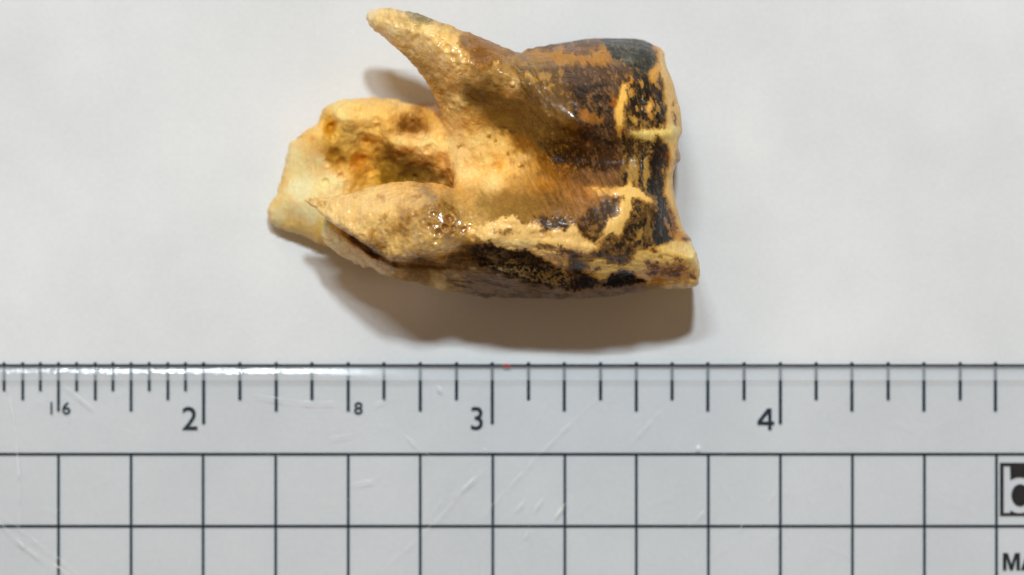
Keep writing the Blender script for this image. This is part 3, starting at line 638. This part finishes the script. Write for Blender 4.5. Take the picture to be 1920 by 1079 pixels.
# ================================================================== THE TOOTH : material and meshes
def tooth_material():
    m, nt, out = node_mat('stained_tooth')
    N_ = nt.nodes.new; L = nt.links.new
    at = N_('ShaderNodeAttribute'); at.attribute_name = 'stain'
    tc = N_('ShaderNodeTexCoord')
    n1 = N_('ShaderNodeTexNoise'); n1.inputs['Scale'].default_value = 3800; n1.inputs['Detail'].default_value = 3
    mp = N_('ShaderNodeMapping'); mp.inputs['Rotation'].default_value = (0, 0, math.radians(58)); mp.inputs['Scale'].default_value = (5.5, 1, 1)
    n2 = N_('ShaderNodeTexNoise'); n2.inputs['Scale'].default_value = 900; n2.inputs['Detail'].default_value = 4
    L(tc.outputs['Object'], n1.inputs['Vector']); L(tc.outputs['Object'], mp.inputs[0]); L(mp.outputs[0], n2.inputs['Vector'])
    r1 = N_('ShaderNodeMapRange'); r1.inputs[1].default_value = .3; r1.inputs[2].default_value = .7; r1.inputs[3].default_value = .94; r1.inputs[4].default_value = 1.06
    L(n1.outputs[0], r1.inputs[0])
    r2 = N_('ShaderNodeMapRange'); r2.inputs[1].default_value = .3; r2.inputs[2].default_value = .7; r2.inputs[3].default_value = .93; r2.inputs[4].default_value = 1.07
    L(n2.outputs[0], r2.inputs[0])
    mu = N_('ShaderNodeMath'); mu.operation = 'MULTIPLY'; L(r1.outputs[0], mu.inputs[0]); L(r2.outputs[0], mu.inputs[1])
    vm = N_('ShaderNodeVectorMath'); vm.operation = 'SCALE'; L(at.outputs['Color'], vm.inputs[0]); L(mu.outputs[0], vm.inputs['Scale'])
    b = N_('ShaderNodeBsdfPrincipled')
    L(vm.outputs[0], b.inputs['Base Color'])
    rr = N_('ShaderNodeMapRange'); rr.inputs[1].default_value = .35; rr.inputs[2].default_value = .65; rr.inputs[3].default_value = .26; rr.inputs[4].default_value = .5
    n3 = N_('ShaderNodeTexNoise'); n3.inputs['Scale'].default_value = 520; n3.inputs['Detail'].default_value = 3; L(tc.outputs['Object'], n3.inputs['Vector'])
    L(n3.outputs[0], rr.inputs[0])
    wr = N_('ShaderNodeMath'); wr.operation = 'MULTIPLY_ADD'; wr.inputs[1].default_value = -.22; L(at.outputs['Alpha'], wr.inputs[0]); L(rr.outputs[0], wr.inputs[2])
    wa = N_('ShaderNodeMath'); wa.operation = 'ADD'; wa.inputs[1].default_value = .10; L(wr.outputs[0], wa.inputs[0]); L(wa.outputs[0], b.inputs['Roughness'])
    wc = N_('ShaderNodeMath'); wc.operation = 'MULTIPLY'; wc.inputs[1].default_value = .9; L(at.outputs['Alpha'], wc.inputs[0]); L(wc.outputs[0], b.inputs['Coat Weight'])
    wi = N_('ShaderNodeMath'); wi.operation = 'MULTIPLY_ADD'; wi.inputs[1].default_value = .75; wi.inputs[2].default_value = .10; L(at.outputs['Alpha'], wi.inputs[0]); L(wi.outputs[0], b.inputs['Specular IOR Level'])
    b.inputs['Subsurface Weight'].default_value = 0.07
    b.inputs['Subsurface Radius'].default_value = (1.0, 0.55, 0.25)
    b.inputs['Subsurface Scale'].default_value = 0.0012
    b.inputs['Coat Roughness'].default_value = 0.14
    b.inputs['IOR'].default_value = 1.5
    bu = N_('ShaderNodeBump'); bu.inputs['Strength'].default_value = 0.5; bu.inputs['Distance'].default_value = 0.00006
    ad = N_('ShaderNodeMath'); ad.operation = 'ADD'
    L(n1.outputs[0], ad.inputs[0]); L(n2.outputs[0], ad.inputs[1]); L(ad.outputs[0], bu.inputs['Height'])
    ws = N_('ShaderNodeMath'); ws.operation = 'MULTIPLY_ADD'; ws.inputs[1].default_value = -.34; ws.inputs[2].default_value = .42; L(at.outputs['Alpha'], ws.inputs[0]); L(ws.outputs[0], bu.inputs['Strength'])
    L(bu.outputs[0], b.inputs['Normal'])
    L(b.outputs[0], out.inputs[0])
    return m
tooth_mat = tooth_material()
BASE = np.array(wp(930, 330, 0))
tooth = empty('animal_tooth', BASE)
tooth['label'] = 'brown and cream stained molar with three pointed roots, on white paper above the ruler'
tooth['category'] = 'tooth'
Wd = np.stack([(P[:,0]-960)*S, (539.5-P[:,1])*S, P[:,2]*S], 1) - BASE
Qw = Q[:, ::-1] if True else Q
Nw = vnormals(Wd, Qw)
if ((Wd - Wd.mean(0)) * Nw).sum(1).mean() < 0:
    Qw = Qw[:, ::-1]; Nw = -Nw
fc = P[Qw].mean(1); fb = seam[Qw].mean(1) > 0.5
fx, fy = fc[:,0], fc[:,1]
wob = 8*fbm3(fx, fy, fc[:,2], 40, 2)
cls = np.full(len(Qw), 1)
cls[fx > 1178 + wob] = 0
cls[(fx < 985) & (fy + wob < 235 - (fx-840)*1.0)] = 2
cls[(fx < 905 + wob) & (fy > 343)] = 3
cls[fb] = 4
PARTS = [('crown', None), ('neck', None), ('root', 'slender tan root raised highest, pointing to the upper left'),
         ('root', 'pitted front root with a split thin edge below'), ('root', 'broad pale root lying on the paper behind the others')]
for k, (nm, lab) in enumerate(PARTS):
    q = Qw[cls == k]
    if not len(q): continue
    ids, inv = np.unique(q, return_inverse=True); inv = inv.reshape(q.shape)
    me = bpy.data.meshes.new(nm)
    me.vertices.add(len(ids)); me.vertices.foreach_set('co', Wd[ids].astype(np.float32).ravel())
    me.loops.add(inv.size); me.loops.foreach_set('vertex_index', inv.astype(np.int32).ravel())
    me.polygons.add(len(inv)); me.polygons.foreach_set('loop_start', np.arange(0, inv.size, 4, dtype=np.int32))
    me.polygons.foreach_set('use_smooth', np.ones(len(inv), bool))
    me.update(calc_edges=True)
    a = me.attributes.new('stain', 'FLOAT_COLOR', 'POINT')
    a.data.foreach_set('color', np.hstack([lin[ids], wetv[ids][:, None]]).astype(np.float32).ravel())
    me.normals_split_custom_set_from_vertices(Nw[ids].tolist())
    me.materials.append(tooth_mat)
    o = link(bpy.data.objects.new(nm, me), tooth)
    if lab: o['label'] = lab
print('tooth verts', len(P), 'quads', len(Q))

# ================================================================== PAPER
def paper_material():
    m, nt, out = node_mat('white_paper')
    N_ = nt.nodes.new; L = nt.links.new
    tc = N_('ShaderNodeTexCoord')
    n1 = N_('ShaderNodeTexNoise'); n1.inputs['Scale'].default_value = 55; n1.inputs['Detail'].default_value = 6; n1.inputs['Roughness'].default_value = .62
    n2 = N_('ShaderNodeTexNoise'); n2.inputs['Scale'].default_value = 2600; n2.inputs['Detail'].default_value = 3
    L(tc.outputs['Object'], n1.inputs['Vector']); L(tc.outputs['Object'], n2.inputs['Vector'])
    cr = N_('ShaderNodeValToRGB'); cr.color_ramp.elements[0].position = .3; cr.color_ramp.elements[1].position = .7
    cr.color_ramp.elements[0].color = (0.650, 0.653, 0.656, 1); cr.color_ramp.elements[1].color = (0.745, 0.744, 0.742, 1)
    mg = N_('ShaderNodeMath'); mg.operation = 'MULTIPLY_ADD'; mg.inputs[1].default_value = .35; L(n2.outputs[0], mg.inputs[0])
    ms = N_('ShaderNodeMath'); ms.operation = 'SUBTRACT'; ms.inputs[1].default_value = .175; L(n1.outputs[0], ms.inputs[0]); L(ms.outputs[0], mg.inputs[2])
    L(mg.outputs[0], cr.inputs[0])
    b = N_('ShaderNodeBsdfPrincipled'); b.inputs['Roughness'].default_value = 0.75; b.inputs['Specular IOR Level'].default_value = .25
    L(cr.outputs[0], b.inputs['Base Color'])
    bu = N_('ShaderNodeBump'); bu.inputs['Strength'].default_value = .25; bu.inputs['Distance'].default_value = 0.00004
    L(n2.outputs[0], bu.inputs['Height']); L(bu.outputs[0], b.inputs['Normal']); L(b.outputs[0], out.inputs[0])
    return m
n = 40; hw, hh = 0.21, 0.15
vs = []; fs = []
for i in range(n+1):
    for j in range(n+1):
        xx = -hw + 2*hw*i/n; yy = -hh + 2*hh*j/n
        vs.append((xx, yy, -0.00002))
for i in range(n):
    for j in range(n):
        a = i*(n+1)+j; fs.append((a, a+n+1, a+n+2, a+1))
paper = mesh_obj('paper_ground', vs, fs, paper_material())
paper['kind'] = 'structure'

# ================================================================== RULER
ruler = empty('ruler', wp(960, 900, 0))
ruler['label'] = 'clear plastic inch ruler with dark printed graduations and grid, lying below the tooth'
ruler['category'] = 'ruler'
RO = np.array(wp(960, 900, 0))
def rl(u, v, w): return tuple(np.array(wp(u, v, w)) - RO)

def plastic(name, tint, rough, haze, worn=False):
    m, nt, out = node_mat(name); N_ = nt.nodes.new; L = nt.links.new
    tr = N_('ShaderNodeBsdfTransparent'); tr.inputs[0].default_value = (*tint, 1)
    gl = N_('ShaderNodeBsdfGlossy'); gl.inputs['Roughness'].default_value = rough
    df = N_('ShaderNodeBsdfDiffuse'); df.inputs[0].default_value = (.84, .88, .93, 1)
    fr = N_('ShaderNodeFresnel'); ge = N_('ShaderNodeNewGeometry'); ir = N_('ShaderNodeMapRange'); ir.inputs[3].default_value = 1.42; ir.inputs[4].default_value = 1/1.42
    L(ge.outputs['Backfacing'], ir.inputs[0]); L(ir.outputs[0], fr.inputs[0])
    tc = N_('ShaderNodeTexCoord'); ns = N_('ShaderNodeTexNoise'); ns.inputs['Scale'].default_value = 45; ns.inputs['Detail'].default_value = 4
    L(tc.outputs['Object'], ns.inputs['Vector'])
    rg = N_('ShaderNodeMapRange'); rg.inputs[1].default_value = .3; rg.inputs[2].default_value = .7; rg.inputs[3].default_value = haze*.5; rg.inputs[4].default_value = haze*1.5
    L(ns.outputs[0], rg.inputs[0])
    m1 = N_('ShaderNodeMixShader'); L(rg.outputs[0], m1.inputs[0]); L(tr.outputs[0], m1.inputs[1]); L(df.outputs[0], m1.inputs[2])
    m2 = N_('ShaderNodeMixShader'); L(fr.outputs[0], m2.inputs[0]); L(m1.outputs[0], m2.inputs[1]); L(gl.outputs[0], m2.inputs[2])
    n4 = N_('ShaderNodeTexNoise'); n4.inputs['Scale'].default_value = 1500; n4.inputs['Detail'].default_value = 3; L(tc.outputs['Object'], n4.inputs['Vector'])
    bu = N_('ShaderNodeBump'); bu.inputs['Strength'].default_value = .25; bu.inputs['Distance'].default_value = .00001
    L(n4.outputs[0], bu.inputs['Height']); L(bu.outputs[0], gl.inputs['Normal'])
    if worn: bu.inputs['Distance'].default_value = .00006; bu.inputs['Strength'].default_value = .6
    if worn:                     # polished at the left, scuffed dull to the right
        sp = N_('ShaderNodeSeparateXYZ'); L(tc.outputs['Object'], sp.inputs[0])
        ad = N_('ShaderNodeMath'); ad.operation = 'MULTIPLY_ADD'; ad.inputs[1].default_value = .008; L(ns.outputs[0], ad.inputs[0]); L(sp.outputs[0], ad.inputs[2])
        wr = N_('ShaderNodeMapRange'); wr.inputs[1].default_value = (680-960)*S; wr.inputs[2].default_value = (920-960)*S; wr.inputs[3].default_value = rough; wr.inputs[4].default_value = .62
        L(ad.outputs[0], wr.inputs[0]); L(wr.outputs[0], gl.inputs['Roughness'])
    L(m2.outputs[0], out.inputs[0]); return m
def ink(name, colr, rough=.5):
    m, nt, out = node_mat(name); b = nt.nodes.new('ShaderNodeBsdfPrincipled'); L = nt.links.new
    tc = nt.nodes.new('ShaderNodeTexCoord'); ns = nt.nodes.new('ShaderNodeTexNoise'); ns.inputs['Scale'].default_value = 1200
    L(tc.outputs['Object'], ns.inputs['Vector'])
    cr = nt.nodes.new('ShaderNodeValToRGB'); cr.color_ramp.elements[0].position = .3; cr.color_ramp.elements[1].position = .7
    cr.color_ramp.elements[0].color = (*[c*.7 for c in colr], 1); cr.color_ramp.elements[1].color = (*[min(1, c*1.3) for c in colr], 1)
    L(ns.outputs[0], cr.inputs[0]); L(cr.outputs[0], b.inputs['Base Color']); b.inputs['Roughness'].default_value = rough; b.inputs['Specular IOR Level'].default_value = .08
    L(b.outputs[0], out.inputs[0]); return m
blade_m = plastic('clear_plastic', (.980, .984, .990), .06, .006)
edge_m = plastic('polished_plastic_edge', (.99, .995, 1.0), .09, .15, True)  # pale diffuse haze stands in for light refracted by the bevel
teal = ink('teal_black_ink', (.0006, .018, .032)); blk = ink('black_ink', (.008, .009, .010)); navy = ink('dark_edge_refraction', (.010, .022, .045))  # navy is the dark refraction at the edge, not print
UL, UR, VT, VB = -260, 2180, 713, 1500
WT, WB = 26.0, 5.0
def box(name, u0, v0, u1, v1, w0, w1, mat, parent):
    p = [rl(u0,v0,w0), rl(u1,v0,w0), rl(u1,v1,w0), rl(u0,v1,w0), rl(u0,v0,w1), rl(u1,v0,w1), rl(u1,v1,w1), rl(u0,v1,w1)]
    return mesh_obj(name, p, [(0,1,2,3),(7,6,5,4),(0,4,5,1),(1,5,6,2),(2,6,7,3),(3,7,4,0)], mat, parent)
# blade: open box (top, bottom, three outer sides); the rounded edge closes it along the top
p = [rl(UL,VT,WB), rl(UR,VT,WB), rl(UR,VB,WB), rl(UL,VB,WB), rl(UL,VT,WT), rl(UR,VT,WT), rl(UR,VB,WT), rl(UL,VB,WT)]
mesh_obj('blade', p, [(0,1,2,3),(7,6,5,4),(1,5,6,2),(2,6,7,3),(3,7,4,0)], blade_m, ruler)
prof = [(713,26),(707,25.9),(702,25.4),(698,24.5),(694,23.58),(691,22.9),(689.4,22.4),(688.5,21.2),(688,19.0),(687.4,15),(687.2,9),(687.2,WB)]
vs = []; fs = []; nseg = 90
rj = random.Random(5)
for i in range(nseg+1):
    u = UL + (UR-UL)*i/nseg
    for (v, w) in prof: vs.append(rl(u, v + .25*rj.uniform(-1, 1), w + (.12*rj.uniform(-1, 1) if v < 712 else 0)))
    vs.append(rl(u, 713, WB))
k = len(prof)+1
for i in range(nseg):
    for j in range(k-1): fs.append((i*k+j, i*k+j+1, (i+1)*k+j+1, (i+1)*k+j))
mesh_obj('rounded_edge', vs, fs, edge_m, ruler, smooth=True)
box('edge_refraction_line', UL, 683.2, UR, 687.0, 1.5, 12, navy, ruler)  # opaque strip added for the dark refraction along the ruler's side face

def flat(name, u0, v0, u1, v1, mat, w=3.0, t=.8):
    return box(name, u0, v0, u1, v1, w, w+t, mat, ruler)
X16 = [8,43,76,110,144,179,212,246,280,315,348]; L16 = [733,750,733,771,733,750,733,771,733,750,733]
X8 = [382,450,518,585,653,720,788,856,923,991,1058,1126,1193,1260,1327,1395,1463,1530,1597,1665,1732,1800,1866]
for xx, yy in zip(X16, L16): flat('tick_mark', xx-2.7, 679.5, xx+2.7, yy, teal)
for i, xx in enumerate(X8): flat('tick_mark', xx-3.0, 679.5, xx+3.0, 795 if i % 8 == 0 else (771 if i % 2 == 0 else 750), teal)
for xx in (110,246,381,517,653,788,924,1059,1193,1328,1463,1598,1733,1868): flat('grid_line', xx-2.5, 850, xx+2.5, 1391, teal, 2.9, .7)
for yy in (851.5, 986.5, 1121.5, 1256.5, 1391.5): flat('grid_line', UL+20, yy-2.3, UR-20, yy+2.3, teal, 2.6, .7)

def glyph(name, txt, u, v, hgt, mat, bold=0.0, sxr=1.0):
    """left edge u, foot v, capital height hgt"""
    cu = bpy.data.curves.new(name, 'FONT'); cu.body = txt; cu.size = 1.0; cu.offset = bold; cu.extrude = 0.004
    to = bpy.data.objects.new(name, cu); C.objects.link(to)
    dg = bpy.context.evaluated_depsgraph_get(); dg.update()
    me = bpy.data.meshes.new_from_object(to.evaluated_get(dg)); C.objects.unlink(to); bpy.data.objects.remove(to)
    co = np.empty(len(me.vertices)*3, np.float32); me.vertices.foreach_get('co', co); co = co.reshape(-1, 3)
    x0, y0 = co[:,0].min(), co[:,1].min(); s = hgt / (co[:,1].max() - y0)
    out = np.array([rl(u + (a-x0)*s*sxr, v - (b-y0)*s, 3.0 + (c > 0)*.8) for a, b, c in co], np.float32)
    me.vertices.foreach_set('co', out.ravel()); me.materials.clear(); me.materials.append(mat); me.update(); me.name = name
    return link(bpy.data.objects.new(name, me), ruler)
glyph('numeral', '2', 342, 806, 43, teal, .004, 1.05); glyph('numeral', '3', 883, 806, 43, teal, .004, 1.0);
glyph('small_numeral', '1', 95, 777, 23, teal, .01, .9); glyph('small_numeral', '6', 117, 777, 23, teal, .008, 1.1); glyph('small_numeral', '8', 664, 777, 23, teal, .01, 1.1)

def outline(name, loops, mat):
    cu = bpy.data.curves.new(name, 'CURVE'); cu.dimensions = '2D'; cu.fill_mode = 'BOTH'; cu.extrude = .004
    for pts in loops:
        q = cu.splines.new('POLY'); q.points.add(len(pts)-1); q.use_cyclic_u = True
        for c_, (a, b) in zip(q.points, pts): c_.co = (a/100, -b/100, 0, 1)
    to = bpy.data.objects.new(name, cu); C.objects.link(to)
    dg = bpy.context.evaluated_depsgraph_get(); dg.update()
    me = bpy.data.meshes.new_from_object(to.evaluated_get(dg)); bpy.data.objects.remove(to)
    for vtx in me.vertices: vtx.co = rl(vtx.co.x*100, -vtx.co.y*100, 3.0 + (.8 if vtx.co.z > 0 else 0))
    me.materials.clear(); me.materials.append(mat); me.name = name
    return link(bpy.data.objects.new(name, me), ruler)
outline('numeral', [[(1438.5,766),(1446.5,766),(1446.5,790.5),(1451.5,790.5),(1451.5,796.5),(1446.5,796.5),(1446.5,806),(1440,806),(1440,796.5),(1420,796.5),(1420,790)], [(1440,775),(1440,790.5),(1427.5,790.5)]], teal)
outline('letter', [[(1880,1069),(1880,1037),(1889.5,1037),(1896,1058),(1902.5,1037),(1912,1037),(1912,1069),(1905.3,1069),(1905.3,1046),(1899,1069),(1893,1069),(1886.7,1046),(1886.7,1069)]], blk)
outline('letter', [[(1913.5,1069),(1925,1037),(1933,1037),(1944.5,1069),(1937,1069),(1935,1062),(1923,1062),(1921,1069)], [(1925,1056),(1933,1056),(1929,1044)]], blk)
# square emblem: black field with an open lower-case b
ex, ey, ra, rb = 1911.5, 928.5, 31, 34
t0 = math.acos(-(ex-1894)/ra)
arc = [(ex + ra*math.cos(t), ey - rb*math.sin(t)) for t in np.linspace(t0, -t0, 40)]
outline('emblem', [[(1874.5,868),(1995,868),(1995,967),(1874.5,967)], [(1881.5,873.5),(1893.5,873.5)] + arc + [(1893.5,962),(1881.5,962)],
        [(ex+1 + 16.5*math.cos(t), ey - 20.5*math.sin(t)) for t in np.linspace(0, 2*math.pi, 36, endpoint=False)]], blk)
# red speck on the edge line
red = ink('red_ink', (.32, .02, .03))
vs = [rl(950 + 9*math.cos(t), 686 + 3.6*math.sin(t), 13) for t in np.linspace(0, 2*math.pi, 14, endpoint=False)]
vs += [rl(950 + 6*math.cos(t), 686 + 2*math.sin(t), 15) for t in np.linspace(0, 2*math.pi, 14, endpoint=False)]
mesh_obj('red_speck', vs, [tuple(range(14, 28))] + [(i, (i+1) % 14, 14+(i+1) % 14, 14+i) for i in range(14)], red, ruler)

# scratches: thin frosted grooves on the upper face
def frost(name, colr, a):
    m, nt, out = node_mat(name); N_ = nt.nodes.new; L = nt.links.new
    tr = N_('ShaderNodeBsdfTransparent'); df = N_('ShaderNodeBsdfDiffuse'); df.inputs[0].default_value = (*colr, 1)
    mx = N_('ShaderNodeMixShader')
    tc = N_('ShaderNodeTexCoord'); ns = N_('ShaderNodeTexNoise'); ns.inputs['Scale'].default_value = 700; ns.inputs['Detail'].default_value = 3
    L(tc.outputs['Object'], ns.inputs['Vector'])
    rg = N_('ShaderNodeMapRange'); rg.inputs[1].default_value = .4; rg.inputs[2].default_value = .62; rg.inputs[3].default_value = a*.15; rg.inputs[4].default_value = a
    L(ns.outputs[0], rg.inputs[0]); L(rg.outputs[0], mx.inputs[0]); L(tr.outputs[0], mx.inputs[1]); L(df.outputs[0], mx.inputs[2]); L(mx.outputs[0], out.inputs[0]); return m
fw = frost('frosted_scratch', (.97, .97, .97), .6); fb_ = frost('bluish_scratch', (.80, .92, 1.0), .8); fy_ = frost('yellowish_scratch', (.97, .9, .70), .8)
def scratch(pts, w_, mat):
    vs = []
    for i, (a, b) in enumerate(pts):
        a2, b2 = pts[min(i+1, len(pts)-1)]; a1, b1 = pts[max(i-1, 0)]
        L_ = math.hypot(a2-a1, b2-b1); nx, ny = -(b2-b1)/L_, (a2-a1)/L_
        ww = .42 * w_ * (0.25 + 0.75*math.sin(math.pi*min(max(i/(len(pts)-1), .04), .96)))
        vs += [rl(a+nx*ww/2, b+ny*ww/2, WT+.25), rl(a-nx*ww/2, b-ny*ww/2, WT+.25)]
    fs = [(2*i, 2*i+1, 2*i+3, 2*i+2) for i in range(len(pts)-1)]
    return mesh_obj('scratch', vs, fs, mat, ruler)
def seg(x0, y0, x1, y1, w_, mat, bend=0, n=8):
    L_ = math.hypot(x1-x0, y1-y0)
    pts = [(x0+(x1-x0)*t - (y1-y0)/L_*bend*math.sin(math.pi*t), y0+(y1-y0)*t + (x1-x0)/L_*bend*math.sin(math.pi*t)) for t in [i/n for i in range(n+1)]]
    scratch(pts, w_, mat)
seg(1122,740,905,965,3.4,fw,4); seg(912,878,846,930,5,fw,0); seg(1240,765,1182,828,3,fw,0); seg(112,712,178,764,4,fb_,0)
seg(0,958,165,1085,3,fw,0); seg(30,1010,190,1110,4,fy_,0); seg(0,975,120,1079,3,fb_,3); seg(14,705,38,1010,4,fw,-10,14); seg(618,820,660,812,4,fw,0)
seg(1325,950,1290,985,3.4,fb_,0); seg(1060,942,1040,968,5,fy_,0); seg(998,990,982,1004,4,fy_,0); seg(1020,930,1000,955,3,fb_,0); seg(985,935,960,962,3,fb_,0)
seg(700,758,750,735,3,fw,0); seg(820,722,830,730,6,fb_,0); seg(660,905,700,898,5,fw,0); seg(480,738,640,752,3.4,fb_,6); seg(1440,940,1455,915,3,fw,0); seg(745,800,812,860,2.6,fw,0)
seg(905,870,700,1075,2.6,fw,-12); seg(1480,915,1470,922,3,fw,0); seg(905,838,915,844,6,fb_,0); seg(1395,975,1380,1000,2.6,fw,0)
vs = [rl(1308 + 4*math.cos(t), 837 + 4*math.sin(t), WT+.4) for t in np.linspace(0, 2*math.pi, 10, endpoint=False)]
mesh_obj('dust_speck', vs, [tuple(range(10))[::-1]], fw, ruler)

rh = random.Random(11); vs = []; fs = []
fh = frost('hairline', (.97, .97, .98), .4)
for i in range(110):
    a = rh.choice([rh.gauss(-50, 14), rh.gauss(12, 25), rh.uniform(0, 180)]); L_ = rh.uniform(15, 130); cx_ = rh.uniform(-60, 1980); cy_ = rh.uniform(716, 1120); w_ = rh.uniform(.35, .8)
    ca, sa = math.cos(math.radians(a)), math.sin(math.radians(a)); b0 = len(vs)
    bend = rh.uniform(-5, 5)
    for k in range(6):
        t = k/5 - .5; o = bend*(1-4*t*t); u = cx_ + ca*L_*t - sa*o; v = cy_ + sa*L_*t + ca*o
        if v < 714: v = 714
        hw_ = w_*(1-abs(2*t)*.8)/2
        vs += [rl(u - sa*hw_, v + ca*hw_, WT+.2), rl(u + sa*hw_, v - ca*hw_, WT+.2)]
    fs += [(b0+2*k, b0+2*k+1, b0+2*k+3, b0+2*k+2) for k in range(5)]
hl = mesh_obj('hairline_scratches', vs, fs, fh, ruler); hl['kind'] = 'stuff'
